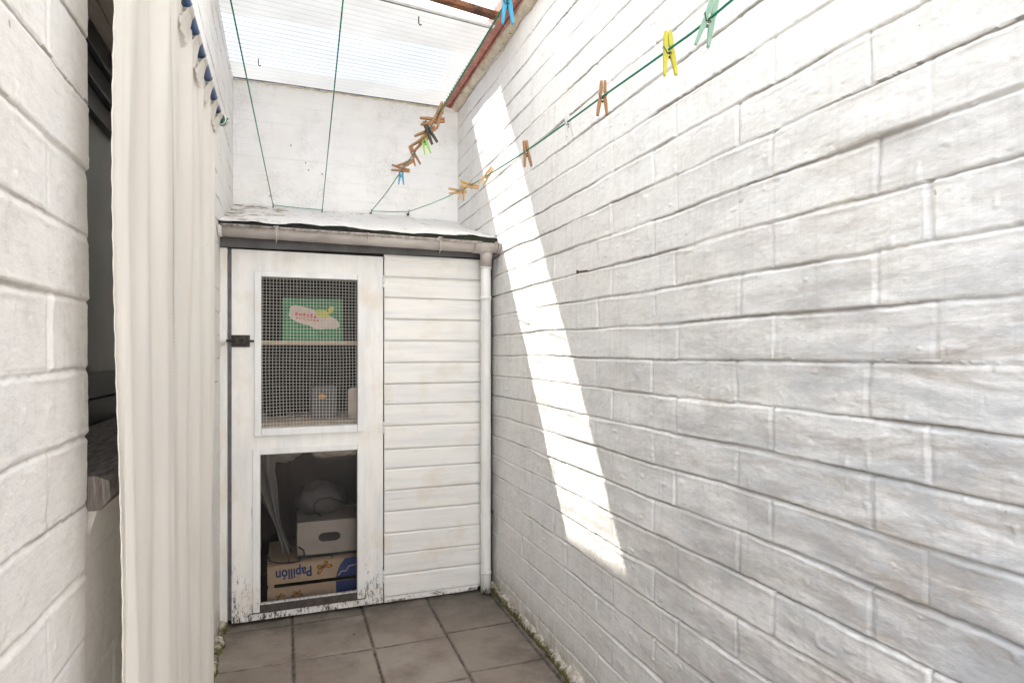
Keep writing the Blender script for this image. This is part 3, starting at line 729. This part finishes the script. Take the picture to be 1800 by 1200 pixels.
# ---------------------------------------------------------------- things inside the shed
def flat_blob(m, cx, cz, rx, rz, y, n=28, rot=0, wob=.08, seed=0, th=.0015):
    pts = []
    for k in range(n):
        a = 2 * math.pi * k / n; r = 1 + wob * math.sin(3 * a + seed) + wob * .6 * math.sin(5 * a + 2 * seed)
        x, z = rx * r * math.cos(a), rz * r * math.sin(a); pts.append((cx + x * math.cos(rot) - z * math.sin(rot), cz + x * math.sin(rot) + z * math.cos(rot)))
    m.poly(pts, y - th, y)
bx = empty('detergent_box', (.12, 3.2, 1.281)); tag(bx, 'green cardboard box with a cream splash on the shelf behind the wire mesh', 'box')
m = MB(); m.box(-.022, .262, 3.17, 3.33, 1.281, 1.492, .003); m.build('carton', M['greenbox'], bx)
m = MB(); flat_blob(m, .085, 1.405, .085, .042, 3.1695, rot=-.25, seed=1); flat_blob(m, .165, 1.375, .080, .038, 3.1690, rot=-.12, seed=2, th=.0012); m.build('cream_panel', M['creamprint'], bx)
m = MB()
for q in range(6): m.box(.038 + q * .017, .050 + q * .017, 3.1660, 3.1672, 1.403 - q * .002, 1.421 - q * .002 - (q % 2) * .004, .001)
for q in range(7): m.box(.040 + q * .016, .050 + q * .016, 3.1660, 3.1672, 1.388 - q * .002, 1.397 - q * .002, .001)
m.build('red_marks', M['redprint'], bx)
m = MB(); flat_blob(m, .165, 1.415, .035, .018, 3.1665, rot=-.3, seed=4); flat_blob(m, .205, 1.435, .012, .020, 3.1665, rot=-.5, seed=5); m.build('yellow_marks', M['yellowprint'], bx)

ct = empty('carton', (.17, 3.25, .893)); tag(ct, 'dim grey carton with a small orange patch on the lower shelf behind the wire mesh', 'carton')
m = MB(); m.box(.115, .235, 3.20, 3.35, .893, 1.05, .003); m.build('body', M['greybag'], ct)
m = MB(); flat_blob(m, .165, 1.003, .018, .011, 3.1995, seed=2); m.build('orange_patch', M['orange'], ct)
m = MB(); m.tube([(.318, 3.17, .893), (.318, 3.17, .93), (.318, 3.17, 1.03), (.318, 3.17, 1.04), (.318, 3.17, 1.046)], [.026, .030, .030, .026, .012], 16)
tag(m.build('jar', M['creamprint']), 'pale rounded jar at the right edge behind the wire mesh', 'jar')
m = MB(); m.tube([(-.21, 3.4, .893), (-.21, 3.4, 1.15), (-.205, 3.4, 1.2)], [.05, .05, .02], 12); m.tube([(-.05, 3.42, .893), (-.05, 3.42, 1.05)], [.055, .05], 12)
tag(m.build('dark_bottles', M['interior']), 'dim brown bottles standing at the back of the lower shelf', 'bottles')

# wooden fruit crate, upside down print
cr = empty('fruit_crate', (.25, 3.25, .013)); tag(cr, 'wooden fruit crate printed with butterflies behind the lower door glass', 'crate')
CX0, CX1, CYF = -.088, .42, 3.10
m = MB(); m.box(CX0, CX1, CYF, CYF + .006, .124, .213, .001); m.box(CX0, CX1, CYF, CYF + .006, .016, .106, .001)
m.build('front_slat', M['crate'], cr)
m = MB(); m.box(CX0 + .004, CX0 + .03, CYF + .007, CYF + .03, .014, .214, .001); m.box(CX1 - .03, CX1, CYF + .007, CYF + .03, .014, .214, .001)
m.box(CX0 + .002, CX0 + .008, CYF + .031, 3.48, .02, .212, .001); m.box(CX0, CX1, 3.482, 3.49, .02, .212, .001)
for q in range(5): m.box(CX0 + .10 * q, CX0 + .10 * q + .092, CYF + .0072, 3.48, .2145, .2185, .001)
m.build('frame', M['crate'], cr)
m = MB(); m.poly([(.225, .1245), (.231, .150), (.245, .185), (.268, .2125), (.419, .2125), (.419, .1245)], CYF - .0012, CYF - .0002)
m.poly([(.233, .0165), (.226, .050), (.224, .080), (.2245, .1055), (.419, .1055), (.419, .0165)], CYF - .0012, CYF - .0002); m.build('blue_print', M['blueprint'], cr)
m = MB(); m.tube([(.245 + .012 * math.sin(a * 1.3), CYF - .0022, .07 + .0) for a in (0, .1)], .0001, 4); m.b.clear()
for (a, b_) in (((.235, .132), (.250, .152)), ((.250, .152), (.272, .150)), ((.272, .150), (.285, .172)), ((.285, .172), (.330, .180))):
    m.tube([(a[0], CYF - .0016, a[1]), (b_[0], CYF - .0016, b_[1])], .0022, 5)
m.build('white_line', M['creamprint'], cr)
def butterfly(cx, cz, s, rot):
    def tr(p): return (cx + s * (p[0] * math.cos(rot) - p[1] * math.sin(rot)), cz + s * (p[0] * math.sin(rot) + p[1] * math.cos(rot)))
    fore = [(.04, .02), (.25, .30), (.62, .52), (.98, .50), (.92, .18), (.5, 0), (.1, -.05)]; hind = [(.05, -.04), (.45, -.04), (.70, -.15), (.66, -.42), (.38, -.50), (.12, -.25)]
    m = MB()
    for sg in (1, -1):
        for wg in (fore, hind): m.poly([tr((p[0] * sg, p[1])) for p in wg], CYF - .0014, CYF - .0003)
    m.poly([tr(p) for p in ((-.05, .25), (.05, .25), (.05, -.3), (-.05, -.3))], CYF - .0024, CYF - .0004)
    m.build('butterfly_outline', M['brown'], cr)
    m = MB()
    for sg in (1, -1):
        for wg in (fore, hind):
            c = (sum(p[0] for p in wg) / len(wg), sum(p[1] for p in wg) / len(wg))
            m.poly([tr(((c[0] + (p[0] - c[0]) * .68) * sg, c[1] + (p[1] - c[1]) * .68)) for p in wg], CYF - .0021, CYF - .0015)
    m.build('butterfly_wings', M['orange'], cr)
butterfly(.166, .183, .040, .45 + math.pi); butterfly(-.033, .066, .023, .5 + math.pi); butterfly(.045, .070, .026, .05 + math.pi)
fc = bpy.data.curves.new('lettering', 'FONT'); fc.body = 'Papill\u00f3n'; fc.size = .066; fc.offset = .0016; fc.extrude = .0004; fc.align_x = 'CENTER'
fo = bpy.data.objects.new('tmp', fc); col.objects.link(fo); bpy.context.view_layer.update()
me = bpy.data.meshes.new_from_object(fo.evaluated_get(bpy.context.evaluated_depsgraph_get())); bpy.data.objects.remove(fo)
me.transform(Matrix.Scale(.80, 4, (1, 0, 0)))
me.transform(Matrix.Rotation(math.pi, 4, 'Z')); me.transform(Matrix.Rotation(R(90), 4, 'X')); me.transform(Matrix.Rotation(R(-2), 4, 'Y'))
me.transform(Matrix.Translation((.030 - .25, CYF - .0012 - 3.25, .190 - .013))); me.materials.clear()
link('lettering', me, M['blueprint'], cr)

mb = empty('metal_box', (.25, 3.26, .22)); tag(mb, 'brushed metal box with a dark oval hand slot on the crate', 'metal box')
m = MB(); frame_mesh(m, (.045, .44), (.236, .398), [], 3.13, 3.42); bodyo = m.build('body', M['metalbox'], mb)
bv = bodyo.modifiers.new('bevel', 'BEVEL'); bv.width = .003; bv.segments = 2
m = MB(); slot = [(.170 + .026 * math.cos(a) , .318 + .021 * math.sin(a)) for a in [math.pi / 2 + math.pi * k / 8 for k in range(9)]] + [(.222 + .026 * math.cos(a), .318 + .021 * math.sin(a)) for a in [-math.pi / 2 + math.pi * k / 8 for k in range(9)]]
m.poly(slot, 3.1270, 3.1295); m.build('hand_slot', M['rubber'], mb)
m = MB(); m.box(.05, .43, 3.14, 3.41, .2195, .2355); m.build('foot', M['rubber'], mb)
m = MB()
m.tube([(.052, 3.12, .285), (.075, 3.11, .270), (.078, 3.11, .245), (.055, 3.10, .224), (.01, 3.095, .222), (-.04, 3.095, .226), (-.075, 3.10, .238), (-.09, 3.12, .262)], .0035, 8)
tag(m.build('power_cable', M['rubber']), 'thin black cable curling over the printed crate', 'cable')
m = MB(); m.tube([(.16, 3.20, .405), (.13, 3.19, .430), (.125, 3.19, .465), (.15, 3.2, .488), (.20, 3.21, .490), (.26, 3.22, .465), (.33, 3.2, .435)], .004, 8)
tag(m.build('power_cable', M['rubber']), 'black cable looped in front of the grey bag above the metal box', 'cable')
def lump(name, cx, cy, cz, rx, ry, rz, mat, label, cat, seed, amp=.18):
    b = bmesh.new(); bmesh.ops.create_icosphere(b, subdivisions=4, radius=1)
    for v in b.verts:
        p = v.co; n_ = float(fbm(np.array(p.x * 1.3 + p.z), np.array(p.y * 1.3 - p.z * .7), 3, seed)); q = 1 + amp * n_
        v.co = Vector((cx + p.x * rx * q, cy + p.y * ry * q, cz + (p.z if p.z > -.8 else -.8) * rz * q))
        
    for f in b.faces: f.smooth = True
    me = bpy.data.meshes.new(name); b.to_mesh(me); b.free(); o = link(name, me, mat); tag(o, label, cat); return o
lump('grey_bag', .17, 3.32, .465, .115, .08, .085, M['greybag'], 'rounded grey bag slumped on top of the brushed metal box', 'bag', 3)
lump('dark_bag', -.19, 3.30, .30, .075, .12, .30, M['blackbag'], 'crumpled black bag in the left corner behind the door glass', 'bag', 8, .25)
lump('bowl', .245, 3.20, .748, .085, .085, .045, M['whitebag'], 'dim grey bowl at the top right behind the lower glass', 'bowl', 12, .05)
lump('white_bag', -.02, 3.20, .735, .075, .05, .055, M['whitebag'], 'crumpled pale plastic bag at the top left behind the lower glass', 'bag', 15, .3)
# hanging grey dust sheet at the left
V_, T_ = np.meshgrid(np.linspace(0, 1, 60), np.linspace(0, 1, 24), indexing='ij')
cx_ = -.135 + .20 * V_ ** 1.3 * .7; wd = .035 + .02 * np.sin(V_ * 6) + .07 * np.clip(.25 - V_, 0, 1) * 3
P = np.stack([cx_ + (T_ - .5) * 2 * wd, 3.16 + .018 * np.sin(T_ * 14 + V_ * 3), .78 - V_ * .53], -1).reshape(-1, 3)
f = [(i * 24 + k, i * 24 + k + 1, (i + 1) * 24 + k + 1, (i + 1) * 24 + k) for i in range(59) for k in range(23)]
me = bpy.data.meshes.new('dust_sheet'); me.from_pydata(P.tolist(), [], f)
for p in me.polygons: p.use_smooth = True
o = link('dust_sheet', me, M['whitebag']); so_ = o.modifiers.new('thick', 'SOLIDIFY'); so_.thickness = .002
tag(o, 'limp grey plastic sheet hanging down the left side behind the lower glass', 'plastic sheet')

# ---------------------------------------------------------------- curtain and its rod
RZ, RX = 1.982, -.205
folds = [(1.0, 0.1), (1.03, .35), (1.07, .1), (1.14, -.25), (1.2, .2), (1.29, .8), (1.35, .85), (1.42, -.9), (1.5, -.2), (1.6, .6), (1.66, -.6), (1.72, -.1), (1.79, .6), (1.86, -.5), (1.97, .5), (2.04, -.3), (2.1, .4), (2.16, .1)]
fy = np.array([a for a, b in folds]); fa = np.array([b for a, b in folds])
def curt_x(y, z):
    y2 = y + .012 * np.sin(z * 2.1 + y * 3) * np.clip((1.9 - z), 0, 1)
    i = np.clip(np.searchsorted(fy, y2) - 1, 0, len(fy) - 2); t = np.clip((y2 - fy[i]) / (fy[i + 1] - fy[i]), 0, 1); t = t * t * (3 - 2 * t)
    a = fa[i] * (1 - t) + fa[i + 1] * t
    top = np.clip((z - 1.45) / .5, 0, 1)
    fine = (.006 * np.sin(y * 55 + z * .7) + .004 * np.sin(y * 97)) * (.35 + .9 * top)
    return -.226 + a * (.037 * (1 - .45 * top)) + fine + .008 * np.sin(z * 1.7 + y * 2) * (1 - top)
loops = [1.02, 1.14, 1.26, 1.38, 1.50, 1.625, 1.745, 1.885, 2.02, 2.125]
def top_z(y):
    d = min(abs(y - l) for l in loops); return RZ + .004 - .012 * min(1, d / .06) ** 1.5
ys = np.linspace(1.0, 2.15, 420); zz = np.linspace(0, 1, 150)
YY = ys[:, None] * np.ones(150)[None, :]; TZ = np.array([top_z(y) for y in ys])[:, None]
ZZ = TZ - (TZ - .03) * zz[None, :]
crease = .0045 * fbm(YY * 7 + ZZ * .5, ZZ * 1.1, 3, 61) + .0022 * fbm(YY * 30, ZZ * 2.2, 2, 63)
XX = curt_x(YY, ZZ) + crease
Y3 = YY + .03 * (1.97 - ZZ) / 1.9 * np.clip(1.6 - YY, 0, 1) / .66 - (YY < 1.005) * .0025 * np.sin(ZZ * 150) - (YY < 1.02) * .006 * fbm(ZZ * 3, ZZ * 0 + 4, 2, 9)
P = np.stack([XX, Y3, ZZ], -1).reshape(-1, 3).tolist()
f = [(i * 150 + k, i * 150 + k + 1, (i + 1) * 150 + k + 1, (i + 1) * 150 + k) for i in range(len(ys) - 1) for k in range(149)]
cu = empty('curtain', (-.21, 1.5, 0)); tag(cu, 'long cream cloth curtain hanging in folds along the left wall', 'curtain')
me = bpy.data.meshes.new('cloth'); me.from_pydata([(p[0] + .21, p[1] - 1.5, p[2]) for p in P], [], f)
for p in me.polygons: p.use_smooth = True
o = link('cloth', me, M['curtain'], cu); sl = o.modifiers.new('thick', 'SOLIDIFY'); sl.thickness = .0018
# ladder stitched seams that follow the cloth
for (y0_, zt, lean_) in ((1.065, 1.93, .02), (1.30, 1.9, .0)):
    m = MB(); z = zt
    while z > .06:
        yy = y0_ + .045 * (1.97 - z) / 1.9 * (1.6 - y0_) / .66 + lean_ * (1.97 - z); x = float(curt_x(y0_ + lean_ * (1.97 - z), z)) + .0012
        m.tube([(x, yy - .0045, z), (x + .001, yy + .0045, z - .004)], .0009, 4, False); z -= .0065
    m.build('stitched_seam', M['seam'], cu)
for l in loops:      # cloth tabs round the rod
    m = MB(); w_ = .026
    for i in range(14):
        a0, a1 = math.pi * 2 * i / 14, math.pi * 2 * (i + 1) / 14; r = .0124
        q = [(RX + r * math.cos(a0), RZ + r * math.sin(a0) * 1.1), (RX + r * math.cos(a1), RZ + r * math.sin(a1) * 1.1)]
        ws = [.008 + .020 * (1 - math.sin(a)) / 2 for a in (a0, a1)]
        v = [m.b.verts.new((q[0][0], l - ws[0], q[0][1])), m.b.verts.new((q[1][0], l - ws[1], q[1][1])), m.b.verts.new((q[1][0], l + ws[1], q[1][1])), m.b.verts.new((q[0][0], l + ws[0], q[0][1]))]
        ff = m.b.faces.new(v); ff.smooth = True
    m.box(RX - .010, RX - .006, l - w_ - .01, l + w_ + .01, RZ - .032, RZ - .0115, .001)
    fan = []
    for t in np.linspace(0, 1, 7):
        fan.append([m.b.verts.new((RX + .0125 - .022 * t ** .7 + .003 * math.sin(k * 2.2) * t, l + (.016 + .040 * t ** .8) * (k / 3 - 1), RZ - .002 - .055 * t)) for k in range(7)])
    for i in range(6):
        for k in range(6): ff = m.b.faces.new((fan[i][k], fan[i][k + 1], fan[i + 1][k + 1], fan[i + 1][k])); ff.smooth = True
    m.build('tab', M['curtain'], cu)
rd = empty('curtain_rod', (RX, 1.5, RZ)); tag(rd, 'bright blue rod threaded through the tabs along the top of the curtain', 'curtain rod')
m = MB(); m.tube([(RX, .4, RZ), (RX, 2.165, RZ)], .0112, 14); m.build('rod', M['blue_rod'], rd)
m = MB(); m.tube([(RX, 2.166, RZ), (RX + .002, 2.19, RZ + .001), (RX + .006, 2.215, RZ + .004), (RX + .008, 2.235, RZ + .008)], [.0145, .0150, .0165, .010], 12)
m.tube([(RX + .004, 2.20, RZ), (RX + .022, 2.205, RZ + .012)], .004, 6); m.build('end_wrap', M['greentape'], rd)
m = MB(); m.tube([(RX, 2.185, RZ + .001), (RX + .001, 2.192, RZ + .001)], .0172, 14); m.tube([(RX + .003, 2.204, RZ + .003), (RX + .004, 2.209, RZ + .004)], .0180, 14); m.build('white_turn', M['whitetape'], rd)
m = MB(); m.tube([(-.285, 2.155, RZ), (RX - .008, 2.155, RZ)], .004, 6); m.build('wall_hook', M['rust'], rd)

# ---------------------------------------------------------------- clotheslines
def hook(x, y, z, label):
    m = MB(); m.tube([(x, y + .03, z - .012), (x, y + .004, z - .012), (x, y - .006, z - .008), (x + .002, y - .008, z + .004), (x + .001, y - .004, z + .010)], .0026, 6)
    m.tube([(x, y + .022, z - .012), (x, y + .010, z - .012)], [.009, .007], 8)
    tag(m.build('line_hook', M['rust']), label, 'hook', 'rusty hooks for the clotheslines along the back wall')
hook(-.074, 3.672, 2.046, 'leftmost of the four small rusty hooks just above the shed roof')
hook(.189, 3.672, 2.040, 'second rusty hook from the left above the shed roof, under the steep cord')
hook(.466, 3.672, 2.056, 'third rusty hook from the left, where the cord full of brown pegs begins')
hook(.689, 3.672, 2.071, 'rightmost of the four small rusty hooks above the shed roof')
LR = .0021
def smooth_path(pts, n=10):
    out = []; P_ = [Vector(p) for p in pts]
    for i in range(len(P_) - 1):
        p0 = P_[max(i - 1, 0)]; p1 = P_[i]; p2 = P_[i + 1]; p3 = P_[min(i + 2, len(P_) - 1)]
        for k in range(n):
            t = k / n; out.append(.5 * ((2 * p1) + (p2 - p0) * t + (2 * p0 - 5 * p1 + 4 * p2 - p3) * t * t + (-p0 + 3 * p1 - 3 * p2 + p3) * t ** 3))
    out.append(P_[-1]); return out
m = MB(); m.tube([(-.195, -1.6, 2.11), (-.127, 1.602, 2.07), (-.074, 3.664, 2.046)], LR, 8); m.tube([(-.074, 3.664, 2.046), (.06, 3.664, 2.041), (.189, 3.664, 2.040)], LR, 8)
m.tube([(.189, 3.664, 2.040), (.134, 1.608, 2.125), (.055, -1.6, 2.25)], LR, 8)
tag(m.build('clothesline', M['cord']), 'empty green clothesline running from above the viewer to the two left hooks', 'clothesline')
L3 = smooth_path([(.466, 3.664, 2.056), (.447, 3.0, 1.992), (.426, 2.419, 1.945), (.415, 1.992, 1.917), (.407, 1.703, 1.908), (.392, 1.126, 1.894), (.376, .45, 1.90), (.32, -1.6, 2.02)])
L4 = smooth_path([(.689, 3.664, 2.071), (.659, 2.898, 1.945), (.643, 2.31, 1.861), (.634, 1.956, 1.822), (.624, 1.576, 1.786), (.616, 1.293, 1.766), (.611, 1.115, 1.755), (.605, .875, 1.739), (.601, .715, 1.735), (.59, .2, 1.75), (.54, -1.6, 1.90)])
m = MB(); m.tube(L3, LR, 8); m.tube([(.466, 3.664, 2.056), (.58, 3.664, 2.061), (.689, 3.664, 2.071)], LR, 8); m.tube(L4, LR, 8)
tag(m.build('clothesline', M['cord']), 'slack green clothesline carrying all the pegs, tied to the two right hooks', 'clothesline')
# nail sticking out of the right wall
m = MB(); m.tube([(1.005, 1.945, 1.516), (.958, 1.930, 1.508)], .0028, 8); m.tube([(.9585, 1.930, 1.508), (.956, 1.9295, 1.508)], .0066, 10)
tag(m.build('nail', M['rust']), 'rusty nail sticking out of the right brick wall', 'nail')

# ---------------------------------------------------------------- clothes pegs
def leg_mesh(sg, plastic_):
    """one leg: jaw tip at the top, notched where the cord sits, tapering handle below"""
    b = bmesh.new(); w_ = .0048 if not plastic_ else .0044
    prof = [(.030, .0012, .0062), (.024, .0006, .0072), (.008, .0006, .0076), (.003, .0022, .0078), (-.003, .0022, .0080), (-.008, .0010, .0084), (-.015, .0026, .0100), (-.030, .0052, .0116), (-.042, .0074, .0122)]
    if plastic_: prof = [(.031, .0020, .0056), (.024, .0006, .0074), (.008, .0004, .0082), (.003, .0020, .0086), (-.004, .0018, .0092), (-.012, .0014, .0100), (-.022, .0034, .0106), (-.034, .0056, .0116), (-.044, .0074, .0118)]
    rings = []
    for (z, a, c_) in prof:
        ww = w_ * (1 if z > -.03 or not plastic_ else .8)
        rings.append([b.verts.new((sg * a, -ww, z)), b.verts.new((sg * c_, -ww, z)), b.verts.new((sg * c_, ww, z)), b.verts.new((sg * a, ww, z))])
    for i in range(len(rings) - 1):
        for k in range(4): b.faces.new((rings[i][k], rings[i][(k + 1) % 4], rings[i + 1][(k + 1) % 4], rings[i + 1][k]))
    b.faces.new(rings[0]); b.faces.new(rings[-1][::-1]); bmesh.ops.recalc_face_normals(b, faces=b.faces)
    bmesh.ops.bevel(b, geom=[e for e in b.edges if e.calc_face_angle(0) > .6], offset=.0007, segments=1, affect='EDGES')
    me = bpy.data.meshes.new('leg'); b.to_mesh(me); b.free(); return me
def spring_mesh():
    m = MB(); pts = [(.0034 * math.cos(t), -.0052 + .0104 * t / (6 * math.pi), -.0095 + .0034 * math.sin(t)) for t in [6 * math.pi * k / 48 for k in range(49)]]
    m.tube(pts, .0008, 5); m.tube([(.0034, .0053, -.0095), (.0090, .0052, .004), (.0088, -.0052, .0055)], .0008, 5); m.tube([(-.0034, -.0053, -.0095), (-.0090, -.0052, .004), (-.0088, .0052, .0055)], .0008, 5)
    bmesh.ops.recalc_face_normals(m.b, faces=m.b.faces); me = bpy.data.meshes.new('spring'); m.b.to_mesh(me); m.b.free(); me.materials.append(M['spring']); return me
PM = {}
def peg(p, tilt, kind, label, group, turn=0.0, pitch=0.0, size=1.0, dz=0.0):
    wood = kind in ('brown', 'tan', 'dark')
    key = 'wood' if wood else 'plastic'
    if kind not in PM:
        PM[kind] = [leg_mesh(s_, not wood) for s_ in (1, -1)]
        for q in PM[kind]: q.materials.append(M['peg_' + kind])
    if 'spring' not in PM: PM['spring'] = spring_mesh()
    o = bpy.data.objects.new('clothes_peg', None); col.objects.link(o); o.empty_display_size = .02
    o.location = (p[0], p[1], p[2] + dz); o.scale = (size,) * 3
    o.rotation_euler = (Matrix.Rotation(R(turn), 3, 'Z') @ Matrix.Rotation(R(tilt), 3, 'Y') @ Matrix.Rotation(R(pitch), 3, 'X')).to_euler()
    tag(o, label, 'peg', group)
    for q in PM[kind]:
        l = bpy.data.objects.new('leg', q); col.objects.link(l); l.parent = o
    sp_ = bpy.data.objects.new('spring', PM['spring']); col.objects.link(sp_); sp_.parent = o
    return o
G3 = 'clothes pegs bunched on the cord towards the back wall'; G4 = 'clothes pegs spaced along the cord by the right wall'
peg((.602, .765, 1.736), 15, 'mint', 'pale mint green plastic peg nearest the top edge, right of the yellow one', G4, -25)
peg((.605, .875, 1.739), -4, 'yellow', 'bright yellow plastic peg on the cord in front of the right wall', G4, -22)
peg((.611, 1.115, 1.757), 2, 'brown', 'brown wooden peg next below the yellow one', G4, -30, size=.98)
peg((.616, 1.293, 1.764), -8, 'clear', 'small colourless plastic peg between two single brown wooden pegs', G4, -30, size=.75)
peg((.624, 1.576, 1.784), -7, 'brown', 'single brown wooden peg just above the sunlit strip of the right wall', G4, -12)
peg((.634, 1.956, 1.824), 33, 'tan', 'light wooden peg leaning right, uppermost of the light cluster on the lower cord', G4, -10)
peg((.639, 2.17, 1.842), 98, 'tan', 'light wooden peg lying almost flat along the lower cord', G4, -8)
peg((.643, 2.30, 1.860), 8, 'tan', 'light wooden peg hanging upright at the lower left end of the light cluster', G4, -10)
peg((.645, 2.36, 1.868), 88, 'tan', 'light wooden peg turned sideways behind the upright one in the light cluster', G4, -5)
peg((.391, 1.087, 1.893), -2, 'blue', 'large looking blue plastic peg at the top edge beside the red plank', G3, -15)
peg((.407, 1.70, 1.908), 22, 'brown', 'brown wooden peg standing steeply at the top of the dark bunch', G3, -15, size=1.05)
peg((.408, 1.765, 1.909), 84, 'brown', 'brown wooden peg sticking out flat to the left high in the bunch', G3, -12)
peg((.411, 1.86, 1.912), -30, 'dark', 'dark grey weathered peg hanging behind the brown ones', G3, 10)
peg((.411, 1.875, 1.912), 58, 'brown', 'brown wooden peg slanting above the lime green one', G3, -15)
peg((.414, 1.975, 1.917), 52, 'brown', 'brown wooden peg slanting left of the lime green one', G3, -20)
peg((.4135, 1.935, 1.914), -15, 'lime', 'lime green plastic peg hanging below the bunch of brown pegs', G3, -15, dz=-.008)
peg((.418, 2.14, 1.926), -22, 'brown', 'brown wooden peg hanging legs down left of the lime green peg', G3, -10)
peg((.4225, 2.30, 1.937), 60, 'brown', 'brown wooden peg slanting just above the small blue peg', G3, -5)
peg((.4245, 2.40, 1.944), 97, 'brown', 'brown wooden peg lying flat, lowest left of the dark bunch', G3, -5)
peg((.426, 2.43, 1.946), 0, 'blue', 'small looking blue plastic peg at the lower end of the bunch', G3, -10, dz=-.010)
